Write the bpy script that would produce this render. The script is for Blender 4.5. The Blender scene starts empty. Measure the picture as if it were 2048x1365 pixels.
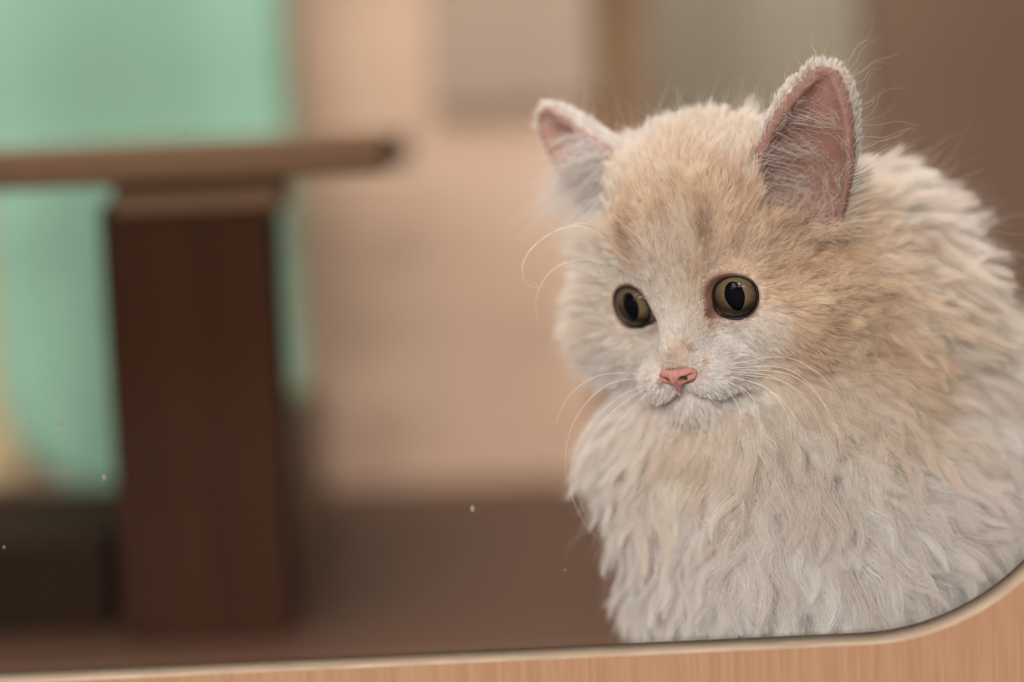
import bpy, math, numpy as np, time
from mathutils import Matrix, Vector

T0 = time.time()
FUR = 1.0            # share of the full strand count
rng = np.random.default_rng(7)
C = bpy.context.scene.collection

# ------------------------------------------------------------------ camera
FPX = 85.0 / 36.0 * 2048
FOC = 800.0          # mm to the focus plane
PITCH, ROLL = math.radians(5.0), math.radians(2.6)
cam = bpy.data.cameras.new('camera'); camo = bpy.data.objects.new('camera', cam); C.objects.link(camo)
cam.lens = 85; cam.sensor_width = 36; cam.clip_start = 0.02
camo.matrix_world = (Matrix.Translation((0, -0.8 * math.cos(PITCH), 0.112 + 0.8 * math.sin(PITCH)))
                     @ Matrix.Rotation(math.pi / 2 - PITCH, 4, 'X') @ Matrix.Rotation(-ROLL, 4, 'Z'))
cam.dof.use_dof = True; cam.dof.focus_distance = 0.800; cam.dof.aperture_fstop = 2.2
bpy.context.scene.camera = camo
MW = np.array(camo.matrix_world)

def toworld(p):      # sculpting frame (mm: right, up, away from the focus plane) -> world metres
    p = np.asarray(p, float)
    q = np.stack([p[..., 0], p[..., 1], -(FOC + p[..., 2])], -1) / 1000.0
    return q @ MW[:3, :3].T + MW[:3, 3]
def dirtoworld(v):
    v = np.asarray(v, float)
    return np.stack([v[..., 0], v[..., 1], -v[..., 2]], -1) @ MW[:3, :3].T
def px(x, y, d=0.0):
    return np.array([(x - 1024) * (FOC + d) / FPX, (682.5 - y) * (FOC + d) / FPX, d])
def wpx(x, y, dist):                     # world point seen at that pixel at world depth dist (m) along y from the camera
    o = MW[:3, 3]; v = toworld(px(x, y, 0)) - o
    return o + v * (dist / v[1])
UPC = np.array([-math.sin(ROLL) * math.cos(PITCH), math.cos(ROLL) * math.cos(PITCH), 0.0])
_up = MW[:3, :3].T @ np.array([0, 0, 1.0]); UPC = np.array([_up[0], _up[1], -_up[2]])   # world up in the sculpting frame

# ------------------------------------------------------------------ helpers
def tag(o, label=None, cat=None, kind=None, group=None):
    if label: o['label'] = label
    if cat: o['category'] = cat
    if kind: o['kind'] = kind
    if group: o['group'] = group
    return o
def mesh_obj(name, verts, faces, mat=None, parent=None, smooth=False):
    me = bpy.data.meshes.new(name)
    me.from_pydata([tuple(map(float, v)) for v in verts], [], [tuple(map(int, f)) for f in faces]); me.update()
    o = bpy.data.objects.new(name, me); C.objects.link(o)
    if mat: me.materials.append(mat)
    if parent: o.parent = parent
    if smooth: me.shade_smooth()
    return o
def empty(name, loc=(0, 0, 0)):
    o = bpy.data.objects.new(name, None); C.objects.link(o); o.location = loc; o.empty_display_size = .01
    return o
def srgb(r, g, b):
    f = lambda c: (c / 255 / 12.92) if c / 255 <= .04045 else ((c / 255 + .055) / 1.055) ** 2.4
    return (f(r), f(g), f(b), 1)
def mat(name, col=(.8, .8, .8, 1), rough=.6, spec=.3, noise=None, bump=None):
    m = bpy.data.materials.new(name); m.use_nodes = True
    nt = m.node_tree; b = nt.nodes['Principled BSDF']
    b.inputs['Base Color'].default_value = col; b.inputs['Roughness'].default_value = rough
    b.inputs['Specular IOR Level'].default_value = spec
    if noise:        # (scale xyz, second colour, amount)
        sc, c2, amt = noise
        tc = nt.nodes.new('ShaderNodeTexCoord'); mp = nt.nodes.new('ShaderNodeMapping'); mp.inputs['Scale'].default_value = sc
        nz = nt.nodes.new('ShaderNodeTexNoise'); nz.inputs['Detail'].default_value = 5; nz.inputs['Scale'].default_value = 1
        mx = nt.nodes.new('ShaderNodeMix'); mx.data_type = 'RGBA'
        rp = nt.nodes.new('ShaderNodeMapRange'); rp.inputs[1].default_value = .35; rp.inputs[2].default_value = .65; rp.inputs[4].default_value = amt
        nt.links.new(tc.outputs['Object'], mp.inputs[0]); nt.links.new(mp.outputs[0], nz.inputs['Vector'])
        nt.links.new(nz.outputs['Fac'], rp.inputs[0]); nt.links.new(rp.outputs[0], mx.inputs[0])
        mx.inputs[6].default_value = col; mx.inputs[7].default_value = c2
        nt.links.new(mx.outputs[2], b.inputs['Base Color'])
        if bump:
            bp = nt.nodes.new('ShaderNodeBump'); bp.inputs['Strength'].default_value = bump; bp.inputs['Distance'].default_value = .0005
            nt.links.new(nz.outputs['Fac'], bp.inputs['Height']); nt.links.new(bp.outputs[0], b.inputs['Normal'])
    return m
def box_obj(name, lo, hi, m, parent=None, bevel=0.0, seg=3):
    x0, y0, z0 = lo; x1, y1, z1 = hi
    v = [(x, y, z) for x in (x0, x1) for y in (y0, y1) for z in (z0, z1)]
    f = [(0, 1, 3, 2), (4, 6, 7, 5), (0, 4, 5, 1), (2, 3, 7, 6), (0, 2, 6, 4), (1, 5, 7, 3)]
    o = mesh_obj(name, v, f, m, parent)
    if bevel:
        b = o.modifiers.new('b', 'BEVEL'); b.width = bevel; b.segments = seg; o.data.shade_smooth()
        b.harden_normals = True
    return o
def tube(pts, rad, n=8):
    """closed tube of varying radius along an open polyline"""
    pts = np.asarray(pts, float); K = len(pts); rad = np.broadcast_to(rad, (K,))
    t = np.gradient(pts, axis=0); t /= np.linalg.norm(t, axis=1, keepdims=True)
    a = np.cross(t[0], [0.3, .5, .8]); a /= np.linalg.norm(a); V = []
    for k in range(K):
        a = a - t[k] * (a @ t[k]); a /= np.linalg.norm(a); b = np.cross(t[k], a)
        for j in range(n):
            w = 2 * math.pi * j / n; V.append(pts[k] + rad[k] * (math.cos(w) * a + math.sin(w) * b))
    F = [(k * n + j, k * n + (j + 1) % n, (k + 1) * n + (j + 1) % n, (k + 1) * n + j) for k in range(K - 1) for j in range(n)]
    F += [tuple(range(n))[::-1], tuple((K - 1) * n + j for j in range(n))]
    return V, F
def spline(P, n):
    P = np.asarray(P, float); Q = np.vstack([2 * P[0] - P[1], P, 2 * P[-1] - P[-2]]); out = []
    m = len(P) - 1
    for s in np.linspace(0, m, n):
        i = min(int(s), m - 1); t = s - i; a, b, c, d = Q[i:i + 4]
        out.append(.5 * ((2 * b) + (c - a) * t + (2 * a - 5 * b + 4 * c - d) * t * t + (3 * b - a - 3 * c + d) * t ** 3))
    return np.array(out)

# ------------------------------------------------------------------ the kitten's shape (signed distance, mm)
PHI, THE, RHO, A_EYE = math.radians(33), math.radians(18), math.radians(5.3), 20.5
ORI = px(1358.5, 609.0, A_EYE * math.sin(PHI))
f0 = np.array([-math.sin(PHI), 0, -math.cos(PHI)]); up0 = np.array([0, 1.0, 0])
axX = np.array([math.cos(PHI), 0, -math.sin(PHI)])
axF = f0 * math.cos(THE) - up0 * math.sin(THE); axZ = up0 * math.cos(THE) + f0 * math.sin(THE)
_r = np.array([[math.cos(RHO), -math.sin(RHO), 0], [math.sin(RHO), math.cos(RHO), 0], [0, 0, 1]])
RH = np.stack([_r @ axX, _r @ axF, _r @ axZ], 1)         # columns: head axes in the sculpting frame
def h2c(p): return np.asarray(p, float) @ RH.T + ORI
def c2h(p): return (np.asarray(p) - ORI) @ RH

def smin(a, b, k):
    h = np.clip(.5 + .5 * (b - a) / k, 0, 1)
    return b + (a - b) * h - k * h * (1 - h)
def smax(a, b, k): return -smin(-a, -b, k)
def ell(p, c, r):
    q = (p - np.array(c, np.float32)); r = np.array(r, np.float32)
    k0 = np.sqrt(((q / r) ** 2).sum(-1)); k1 = np.sqrt(((q / (r * r)) ** 2).sum(-1)) + 1e-6
    return k0 * (k0 - 1) / k1
def caps(p, a, b, ra, rb):
    a = np.array(a, np.float32); b = np.array(b, np.float32); ab = b - a
    t = np.clip(((p - a) @ ab) / (ab @ ab), 0, 1)
    return np.sqrt(((p - a - t[..., None] * ab) ** 2).sum(-1)) - (ra + (rb - ra) * t)

RE = 10.5
def unit(v): v = np.asarray(v, float); return v / np.linalg.norm(v)
EYES = {}
for s in (1, -1):
    sp = math.radians(12)
    e = unit([s * math.sin(sp), math.cos(sp), 0.02]); c = np.array([s * A_EYE, 0, 0]) - RE * e
    side = unit(np.cross(e, [0, 0, 1])) ; side = side * (1 if side[0] * s > 0 else -1)   # lateral
    upv = unit(np.cross(side, e)); upv = upv * (1 if upv[2] > 0 else -1)
    EYES[s] = (c, e, side, upv)
def alpha_open(th):      # th measured from the outer corner towards up
    a = 44.5 + 0 * th
    a = a - 2.5 * np.exp(-((np.mod(th - math.radians(95) + math.pi, 2 * math.pi) - math.pi) / .7) ** 2)
    a = a + 14 * np.exp(-((np.mod(th - math.radians(214) + math.pi, 2 * math.pi) - math.pi) / .36) ** 2)
    a = a + 2.0 * np.exp(-((np.mod(th - math.radians(20) + math.pi, 2 * math.pi) - math.pi) / .4) ** 2)
    return np.radians(a)
EARS = {}
for s in (1, -1):
    base = np.array([s * 36., -34, 26]); tip = np.array([s * 57., -34, 65.5])
    if s < 0: base = np.array([s * 33., -33, 30]); tip = np.array([s * 57., -34, 65.5])
    a = tip - base; L = np.linalg.norm(a); a = a / L
    o = np.array([s * .42, .90, .05]); o = unit(o - a * (o @ a)); q = unit(np.cross(a, o))
    EARS[s] = (base, a, o, q, L)
def ear_sdf(H, s):
    base, a, o, q, L = EARS[s]
    r = H - base.astype(np.float32)
    h = r @ a.astype(np.float32); p = r @ o.astype(np.float32); w = r @ q.astype(np.float32)
    t = np.clip(h / L, -.4, 1.0)
    Rq = 17.5 * np.sqrt(np.clip(1 - np.clip(t, 0, 1) ** 1.75, 0.0004, 1)) + 1.5 * np.clip(-t, 0, 1)
    Rp = 12.0 * np.clip(1 - np.clip(t, 0, 1) ** 1.3, 0.0, 1) + 1.2
    solid = (np.sqrt((w / Rq) ** 2 + ((p + 2) / Rp) ** 2) - 1) * np.minimum(Rq, Rp) * .8
    solid = smax(solid, h - L, 3.0)
    solid = np.maximum(solid, -h - 12)
    Rq2 = np.maximum(Rq - 2.0 - 2.2 * np.clip(t, 0, 1) ** 3, .2); Rp2 = Rp * 1.0 + 9
    hollow = (np.sqrt((w / Rq2) ** 2 + ((p - (7.6 + 0.2 * Rp + 2.2 * np.clip(t, 0, 1) ** 2)) / Rp2) ** 2) - 1) * np.minimum(Rq2, Rp2) * .8
    hollow = np.maximum(hollow, -(h + 9)); hollow = smax(hollow, h - .93 * L, 2.0)
    canal = (np.sqrt((w / 8.0) ** 2 + ((p + 4) / 7.5) ** 2 + ((h + 3.0) / 8.0) ** 2) - 1) * 8
    hollow = smin(hollow, canal, 3.0)
    return solid, hollow

CHEST = np.array([97., -70, 56])
MZ = np.array([0, 1.6, -2.8], np.float32)
def head_sdf(H):
    HM = H - MZ
    d = ell(H, (0, -34, 14), (36, 37, 35))
    d = smin(d, ell(H, (0, -17, 10), (25, 18, 19)), 8)
    for s in (1, -1):
        d = smin(d, ell(H, (s * 25, -23, -13), (19, 20, 19)), 9)
        d = smin(d, ell(H, (s * 26, -39, -14), (20, 20, 20)), 9)
    d = smin(d, ell(H, (0, -14, -22), (19, 20, 13)), 7)
    d = smin(d, caps(H, (0, -10, 6), (0, 7.2, -14.2), 8.6, 6.3), 9)
    for s in (1, -1):
        d = smin(d, ell(HM, (s * 7.2, 1.0, -21.5), (9.4, 9.8, 7.8)), 4)
    d = smin(d, ell(HM, (0, 7.2, -16.4), (5.6, 5.4, 4.4)), 3.0)
    d = smin(d, ell(HM, (0, -1, -29.5), (7.5, 8.5, 5.2)), 4)
    # mouth line: a groove under the nose and two curves under the muzzle pads
    g = caps(HM, (0, 12.5, -20.5), (0, 10.5, -25.2), .55, .8)
    for s in (1, -1):
        g = np.minimum(g, caps(HM, (0, 10.0, -25.2), (s * 6.0, 7.8, -28.0), 1.1, 1.2))
        g = np.minimum(g, caps(HM, (s * 6.0, 7.6, -28.0), (s * 12.5, 1.5, -27.0), 1.2, .7))
    d = smax(d, -g, 1.4)
    for s in (1, -1):
        c, e, sd, uv = EYES[s]
        d = smin(d, ell(H, c + .1 * e, (RE + 1.0,) * 3), 4)
    for s in (1, -1):
        sol, hol = ear_sdf(H, s)
        d = smin(d, sol, 5.0)
        d = smax(d, -hol, 1.9)
    for s in (1, -1):
        c, e, sd, uv = EYES[s]
        r = H - c.astype(np.float32); rr = np.sqrt((r ** 2).sum(-1)) + 1e-5
        ca = (r @ e.astype(np.float32)) / rr; al = np.arccos(np.clip(ca, -1, 1))
        th = np.arctan2(r @ uv.astype(np.float32), r @ sd.astype(np.float32))
        cone = smax((al - alpha_open(th)) * np.minimum(rr, 20), rr - 13.8, 1.0)
        d = smax(d, -cone, .8)
    return d
def body_sdf(P):
    d = ell(P, CHEST, (51, 50, 42))
    d = smin(d, ell(P, (112, 8, 60), (41, 50, 36)), 10)
    d = smin(d, ell(P, (92, -30, 42), (40, 28, 32)), 12)
    d = smin(d, ell(P, (74, -50, 56), (34, 26, 30)), 10)
    d = smin(d, ell(P, (62, -32, 50), (27, 22, 26)), 9)
    d = smin(d, caps(P, h2c((0, -38, -6)), (112, -45, 62), 30, 40), 14)
    d = smin(d, ell(P, (168, -62, 95), (72, 66, 62)), 22)
    d = smin(d, ell(P, (190, -95, 120), (75, 52, 60)), 18)
    d = smin(d, caps(P, (66, -90, 58), (63, -138, 54), 18, 10), 12)
    d = smin(d, ell(P, (61, -141, 46), (11, 6, 15)), 5)
    d = smin(d, caps(P, (110, -90, 40), (104, -138, 34), 18, 10), 12)
    d = smin(d, ell(P, (101, -141, 26), (11, 6, 15)), 5)
    return d
FLOORN = UPC
ZF = -.035
def sdf(P):
    P = P.astype(np.float32)
    h = head_sdf(((P - ORI.astype(np.float32)) @ RH.astype(np.float32)))
    return smin(h, body_sdf(P), 9)
def grad(fn, P, e=.25):
    G = np.stack([fn(P + np.eye(3)[i] * e) - fn(P - np.eye(3)[i] * e) for i in range(3)], -1)
    return G / (np.linalg.norm(G, axis=1, keepdims=True) + 1e-9)

def surface_nets(V):
    """V[i,j,k] signed values -> vertices (index space) and quads"""
    s = V < 0; n = np.array(V.shape)
    c = np.zeros(tuple(n - 1), np.int8)
    for i in (0, 1):
        for j in (0, 1):
            for k in (0, 1): c += s[i:n[0] - 1 + i, j:n[1] - 1 + j, k:n[2] - 1 + k]
    cells = np.argwhere((c > 0) & (c < 8))
    idx = -np.ones(tuple(n - 1), np.int32); idx[tuple(cells.T)] = np.arange(len(cells))
    acc = np.zeros((len(cells), 3)); cnt = np.zeros(len(cells))
    cor = [(i, j, k) for i in (0, 1) for j in (0, 1) for k in (0, 1)]
    for a in cor:
        for ax in range(3):
            if a[ax]: continue
            b = list(a); b[ax] = 1
            va = V[tuple((cells + a).T)]; vb = V[tuple((cells + b).T)]
            m = (va < 0) != (vb < 0); t = np.where(m, va / np.where(m, va - vb, 1), 0)
            p = np.array(a, float) + 0 * acc; p[:, ax] += t
            acc[m] += p[m]; cnt[m] += 1
    verts = cells + acc / cnt[:, None]
    quads = []
    for ax in range(3):
        u, v = (ax + 1) % 3, (ax + 2) % 3
        sl0 = [slice(1, -1)] * 3; sl0[ax] = slice(0, -1); sl1 = list(sl0); sl1[ax] = slice(1, None)
        A = s[tuple(sl0)]; B = s[tuple(sl1)]
        e = np.argwhere(A != B); off = np.array([1, 1, 1]); off[ax] = 0; e = e + off
        du = np.zeros(3, int); du[u] = 1; dv = np.zeros(3, int); dv[v] = 1
        q = np.stack([idx[tuple((e - du - dv).T)], idx[tuple((e - dv).T)], idx[tuple(e.T)], idx[tuple((e - du).T)]], 1)
        flip = s[tuple(e.T)]
        q[~flip] = q[~flip][:, ::-1]
        quads.append(q[(q >= 0).all(1)])
    return verts, np.vstack(quads)

LO = np.array([0., -158, -38]); RES = 1.25; NG = np.array([236, 206, 200])
xs = [LO[i] + RES * np.arange(NG[i]) for i in range(3)]
GRID = np.empty(tuple(NG), np.float32)
for i0 in range(0, NG[0], 16):
    X, Y, Z = np.meshgrid(xs[0][i0:i0 + 16], xs[1], xs[2], indexing='ij')
    GRID[i0:i0 + 16] = sdf(np.stack([X, Y, Z], -1).reshape(-1, 3)).reshape(X.shape)
print('grid', time.time() - T0)
V, Q = surface_nets(GRID)
V = LO + V * RES
for _ in range(3):
    f = sdf(V).astype(float); G = np.stack([sdf(V + np.eye(3)[i] * .2) - sdf(V - np.eye(3)[i] * .2) for i in range(3)], -1) / .4
    st = f / (np.maximum((G ** 2).sum(1), .15))
    V = V - np.clip(st, -.5, .5)[:, None] * G * .8
NRM = grad(sdf, V)
def sample(P):
    """signed distance and its gradient from the grid"""
    g = (P - LO) / RES; g = np.clip(g, 0, NG - 1.001); i = g.astype(int); t = (g - i)
    out = 0; i0, i1, i2 = i.T; tx, ty, tz = t.T
    c = [[[GRID[i0 + a, i1 + b, i2 + d] for d in (0, 1)] for b in (0, 1)] for a in (0, 1)]
    c00 = c[0][0][0] * (1 - tz) + c[0][0][1] * tz; c01 = c[0][1][0] * (1 - tz) + c[0][1][1] * tz
    c10 = c[1][0][0] * (1 - tz) + c[1][0][1] * tz; c11 = c[1][1][0] * (1 - tz) + c[1][1][1] * tz
    gx = ((c10 * (1 - ty) + c11 * ty) - (c00 * (1 - ty) + c01 * ty)) / RES
    gy = ((c01 - c00) * (1 - tx) + (c11 - c10) * tx) / RES
    gz = (((c[0][0][1] - c[0][0][0]) * (1 - ty) + (c[0][1][1] - c[0][1][0]) * ty) * (1 - tx)
          + ((c[1][0][1] - c[1][0][0]) * (1 - ty) + (c[1][1][1] - c[1][1][0]) * ty) * tx) / RES
    val = (c00 * (1 - ty) + c01 * ty) * (1 - tx) + (c10 * (1 - ty) + c11 * ty) * tx
    return val, np.stack([gx, gy, gz], -1)
def hit(x, y):
    """surface point seen at that pixel (None: beside the kitten; then the closest approach)"""
    cam0 = np.array([0, 0, -FOC]); d = unit(px(x, y, 0) - cam0)
    t = np.arange(FOC - 40, FOC + 200, .5); P = cam0 + t[:, None] * d
    v, _ = sample(P); w = np.where(v < 0)[0]
    k = w[0] if len(w) else int(np.argmin(v))
    return P[k]

# ------------------------------------------------------------------ coat: colour and combing, set at spots on the skin
WHITE = np.array([.95, .88, .855]); ORANGE = np.array([.95, .755, .60]); DARK = np.array([.46, .31, .20])
# (x, y, orange share)
COL = [(1300,430,.85),(1400,400,.85),(1480,430,.9),(1560,500,1),(1620,620,1),(1700,680,1),(1790,740,.9),(1500,340,.6),(1350,330,.65),
       (1250,480,.8),(1650,560,1),(1450,500,.9),(1560,560,1),(1590,700,1),(1700,600,1),(1750,560,.8),(1660,480,.9),(1560,420,.8),(1420,300,.5),
       (1390,560,.7),(1375,620,.55),(1340,560,.45),(1350,640,.12),(1310,600,.3),(1400,600,.6),(1330,680,.15),(1250,740,.02),(1430,720,0),(1480,690,.04),(1240,380,.45),(1230,300,.1),
       (1400,225,.25),(1500,230,.25),(1300,250,.12),(1160,500,.08),(1180,640,.4),(1190,580,.25),(1120,700,.05),(1850,450,.12),(1900,600,.1),(1880,800,.15),
       (1750,800,.5),(1600,800,.45),(1600,880,.2),(1380,870,.5),(1470,850,.4),(1290,850,.25),(1480,780,.1),(1525,665,.25),(1560,720,.8),(1600,670,1),(1530,740,.55),(1240,560,.35),(1350,500,.55),
       (1200,900,.0),(1400,1000,0),(1600,1000,0),(1800,1000,.04),(1950,950,.05),(1300,1150,0),(1550,1150,0),(1850,1150,0),
       (1700,330,.35),(1760,420,.25),(1620,420,.5),(1338,703,.5),(1380,790,.05),(1330,712,.4),(1320,780,.03),(1430,770,0),(1150,800,.03),
       (1700,180,.1),(1540,250,.15),(1800,620,.7),(1790,540,.4),(1860,700,.35)]
CP = np.array([hit(a, b) for a, b, _ in COL]); CV = np.array([c for *_, c in COL])
# darker tabby marks: x, y, radius mm, strength, stretch direction
MARK = [(1408,475,4.5,.75,0,1),(1408,440,4,.45,0,1),(1262,490,6,.6,-.3,1),(1265,450,5,.35,0,1),(1360,400,4,.3,0,1),(1470,390,4,.35,.2,1),(1560,470,6,.5,.9,.3),(1610,500,6,.55,1,.2),
        (1590,545,5,.55,1,.3),(1650,520,6,.4,1,.1),(1520,440,4,.4,.5,1),(1470,470,4,.35,.1,1),(1700,600,6,.35,1,-.3),(1640,640,7,.35,1,-.2),(1750,690,7,.3,1,-.5),
        (1330,460,4,.25,0,1),(1540,545,3,.4,1,.5),(1600,690,6,.25,1,-.2),(1680,740,6,.2,1,-.5),(1555,600,3,.25,.3,-1),(1350,705,2.5,.25,.5,.5),
        (1462,722,.9,.6,1,-.2),(1482,716,.9,.5,1,-.2),(1455,742,.9,.55,1,-.3),(1478,748,.9,.5,1,-.3),(1500,738,.9,.45,1,-.2),(1404,728,1.6,.55,.3,1),(1398,745,1.6,.5,.3,1),(1372,698,1.8,.45,1,-.5),(1408,632,2.2,.55,.2,1),(1414,655,1.8,.5,.3,1),(1322,762,1.6,.6,1,-.8),(1760,490,7,.35,1,-.2),(1430,350,4,.25,0,1)]
MP = np.array([hit(m[0], m[1]) for m in MARK])
# (x, y, comb x, comb y, length mm, lift 0..1, wave mm)
G_ = [(1345,690,.05,1,1.4,.15,0),(1350,640,0.05,1,2.0,.18,0),(1345,580,0,1,3.6,.25,.1),(1400,520,0.1,1,5.5,.35,.2),(1400,440,0,1,7.5,.4,.3),(1330,420,-.25,1,8,.4,.3),
      (1270,430,-.45,.9,8,.4,.3),(1240,380,-.5,.9,9,.45,.3),(1400,330,0,1,9.5,.45,.3),(1500,360,.15,1,9,.4,.3),(1480,450,.2,1,7.5,.4,.3),(1400,240,0,1,10,.5,.4),(1500,240,.1,1,10,.5,.4),
      (1300,280,-.3,1,10,.5,.4),(1240,310,-.5,.7,8,.4,.3),(1240,530,-.6,.8,6,.4,.2),(1190,560,-1,.2,15,.6,.5),(1190,640,-1,-.15,14,.55,.5),(1260,700,-.8,-.5,6,.3,.2),
      (1140,620,-1,-.05,28,.85,1),(1130,700,-1,-.4,28,.85,1),(1140,790,-.7,-.8,24,.7,1.2),(1150,500,-1,.2,28,.85,1),(1180,440,-.9,.4,20,.8,.8),(1200,380,-.9,.35,19,.8,.7),
      (1315,700,-.5,.7,1.6,.18,0),(1395,700,.7,.6,1.6,.18,0),(1345,665,0,1,1.6,.15,0),(1305,655,-.3,.9,2.4,.2,0),(1390,650,.3,.9,2.2,.2,0),(1370,715,.5,.8,1.4,.15,0),(1340,615,0,1,2.6,.2,0),(1290,770,-.7,-.6,6,.3,.2),(1250,790,-.7,-.8,10,.35,.3),
      (1430,740,.8,-.15,3.5,.25,.1),(1480,700,1,-.05,5,.3,.2),(1430,680,.8,.35,2.4,.2,0),(1390,775,.4,-.9,3,.3,.1),(1430,785,.6,-.8,4,.3,.1),(1380,830,0,-1,6,.35,.2),(1480,770,.9,-.5,8,.3,.3),(1330,790,-.3,-.9,4,.3,.1),
      (1390,870,0,-1,13,.4,.6),(1480,860,.2,-1,14,.4,.8),(1300,860,-.4,-1,16,.4,.8),(1220,860,-.6,-1,24,.45,1.5),
      (1540,660,.9,-.5,5,.3,.2),(1560,610,1,-.2,7,.35,.3),(1620,640,1,-.25,9,.4,.4),(1700,680,1,-.4,13,.4,.6),(1600,720,.95,-.4,10,.35,.5),(1700,760,.85,-.65,16,.4,1),
      (1600,790,.6,-.85,14,.28,1),(1540,800,.35,-.95,13,.28,1),(1680,820,.5,-.9,19,.28,1.6),(1780,800,.7,-.75,20,.45,1.6),(1800,720,.95,-.45,20,.45,1.2),
      (1560,540,.9,.35,6,.4,.5),(1620,540,1,.15,8,.45,.6),(1620,470,.7,.6,8,.5,.6),(1560,440,.5,.9,8,.5,.5),(1540,370,.3,1,8,.45,.4),(1700,560,1,-.05,13,.45,.8),(1690,480,.9,.35,14,.55,.8),
      (1760,450,.95,.3,20,.55,1),(1790,380,.9,.55,18,.55,1),(1770,560,1,-.05,20,.5,1),(1830,520,1,.05,26,.5,1.3),(1850,620,1,-.2,27,.5,1.4),(1850,430,1,.35,24,.55,1.3),(1900,700,.9,-.45,28,.45,1.8),
      (1740,300,.7,.6,9,.5,.4),(1700,200,.5,.8,6,.5,.3),(1780,330,.9,.5,14,.5,.6),(1545,260,0,1,4,.4,.1),(1590,150,.1,1,3.5,.4,.1),(1100,200,-.6,.7,4,.4,.2),(1200,230,-.3,.8,6,.4,.2),
      (1250,900,-.35,-1,24,.4,2),(1200,980,-.15,-1,20,.35,2),(1330,950,-.2,-1,32,.35,2.2),(1430,940,-.05,-1,30,.4,2.4),(1530,920,.0,-1,32,.4,2.6),(1620,930,.1,-1,34,.4,2.6),(1700,900,.35,-.9,30,.4,2.2),
      (1400,1060,-.1,-1,32,.3,2.2),(1520,1060,-.1,-1,34,.35,2.6),(1640,1060,.1,-1,34,.35,2.4),(1760,980,.7,-.6,32,.4,1.8),(1850,900,.85,-.45,32,.4,2),(1950,860,.9,-.4,32,.4,2),(1850,1040,.85,-.55,34,.35,1.8),
      (1950,1050,.9,-.4,34,.3,1.8),(1760,1120,.7,-.8,32,.3,1.8),(1900,1180,.85,-.5,30,.3,1.5),(1250,1120,-.15,-1,22,.3,1.6),(1250,1220,0,-1,14,.25,1),(1400,1180,-.1,-1,24,.3,1.6),(1550,1180,0,-1,24,.3,1.6),(1680,1200,.3,-1,24,.3,1.6),
      (2000,700,.95,-.35,30,.4,1.8),(2040,1000,.9,-.4,30,.3,1.8),(1980,600,.95,-.1,28,.45,1.6)]
G_.append((1820,250,.9,.5,14,.5,.8))
GP = np.array([hit(g[0], g[1]) for g in G_])
GD = np.array([[g[2], g[3], 0] for g in G_], float); GD /= np.linalg.norm(GD, axis=1, keepdims=True)
GL = np.array([[g[4], g[5], g[6]] for g in G_], float)
# spots the photograph does not see: back of the head, far side, rump (head frame or sculpting frame)
extra = [(h2c((0, -72, 20)), -axF - .3 * axZ, 14, .4, .6), (h2c((-34, -45, 5)), -axF, 14, .4, .6), (h2c((-30, -30, 38)), -axF * .5 + axZ * .2 - axX * .6, 8, .4, .3),
         (h2c((0, -55, 46)), -axF, 10, .4, .4), (np.array([230., -60, 60]), np.array([.9, -.6, .2]), 28, .3, 1.6), (np.array([180., 0, 110]), np.array([.9, 0, .4]), 28, .3, 1.6),
         (np.array([60., -90, 80]), np.array([-.3, -1, .3]), 22, .3, 1.5), (np.array([150., -60, 160]), np.array([.5, -.7, .5]), 28, .3, 1.5), (np.array([120., 0, 100]), np.array([.4, -.2, .9]), 24, .3, 1)]
GP = np.vstack([GP] + [e[0] for e in extra]); GD = np.vstack([GD] + [unit(e[1]) for e in extra])
GL = np.vstack([GL] + [[e[2], e[3], e[4]] for e in extra])
def weights(P, S, pw=2.0, eps=9.0):
    d2 = ((P[:, None, :] - S[None]) ** 2).sum(-1)
    w = (d2 + eps) ** (-pw)
    return w / w.sum(1, keepdims=True)
def hash_noise(P, sc, seed=0):
    """smooth value noise 0..1"""
    r = np.random.default_rng(seed).random((32, 32, 32)).astype(np.float32)
    q = P / sc; i = np.floor(q).astype(int); t = q - i; t = t * t * (3 - 2 * t); o = 0
    for a in (0, 1):
        for b in (0, 1):
            for c in (0, 1):
                w = (t[:, 0] if a else 1 - t[:, 0]) * (t[:, 1] if b else 1 - t[:, 1]) * (t[:, 2] if c else 1 - t[:, 2])
                o = o + w * r[(i[:, 0] + a) % 32, (i[:, 1] + b) % 32, (i[:, 2] + c) % 32]
    return o
def ear_in(H):
    """how far inside an ear's cup (1 inside) and height along the ear"""
    m = np.zeros(len(H)); hh = np.zeros(len(H))
    for s in (1, -1):
        sol, hol = ear_sdf(H, s); base, a, o, q, L = EARS[s]; t = ((H - base) @ a) / L
        inn = (hol < .7) & (sol < 1.2) & (t > -.25)
        m = np.maximum(m, inn); hh = np.where(inn, t, hh)
    return m, hh
def ear_zone(H):
    """1 on the ear (either side)"""
    m = np.zeros(len(H))
    for s in (1, -1):
        sol, hol = ear_sdf(H, s); base, a, o, q, L = EARS[s]; t = ((H - base) @ a) / L
        m = np.maximum(m, (sol < 1.0) & (t > .22))
    return m
def coat(P):
    H = c2h(P)
    w = weights(P, CP, 2.2, 6.0); o = w @ CV
    o = np.clip(o + .25 * (hash_noise(P, 5.0, 3) - .5) * (o > .08), 0, 1)
    col = WHITE + (ORANGE - WHITE) * o[:, None]
    dk = np.zeros(len(P))
    for m, c in zip(MARK, MP):
        v = P - c; dd = unit([m[4], m[5], 0]); al = v @ dd; pe = np.sqrt(np.maximum((v ** 2).sum(1) - al ** 2, 0))
        dk = np.maximum(dk, m[3] * np.exp(-(al / (m[2] * 1.5)) ** 2 - (pe / (m[2] * .55)) ** 2))
    dk = dk * (.5 + hash_noise(P, 2.0, 4))
    return col + (DARK - col) * np.clip(dk, 0, .85)[:, None], o
PINK = np.array([.62, .30, .25]); MAUVE = np.array([.16, .075, .07])
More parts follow.
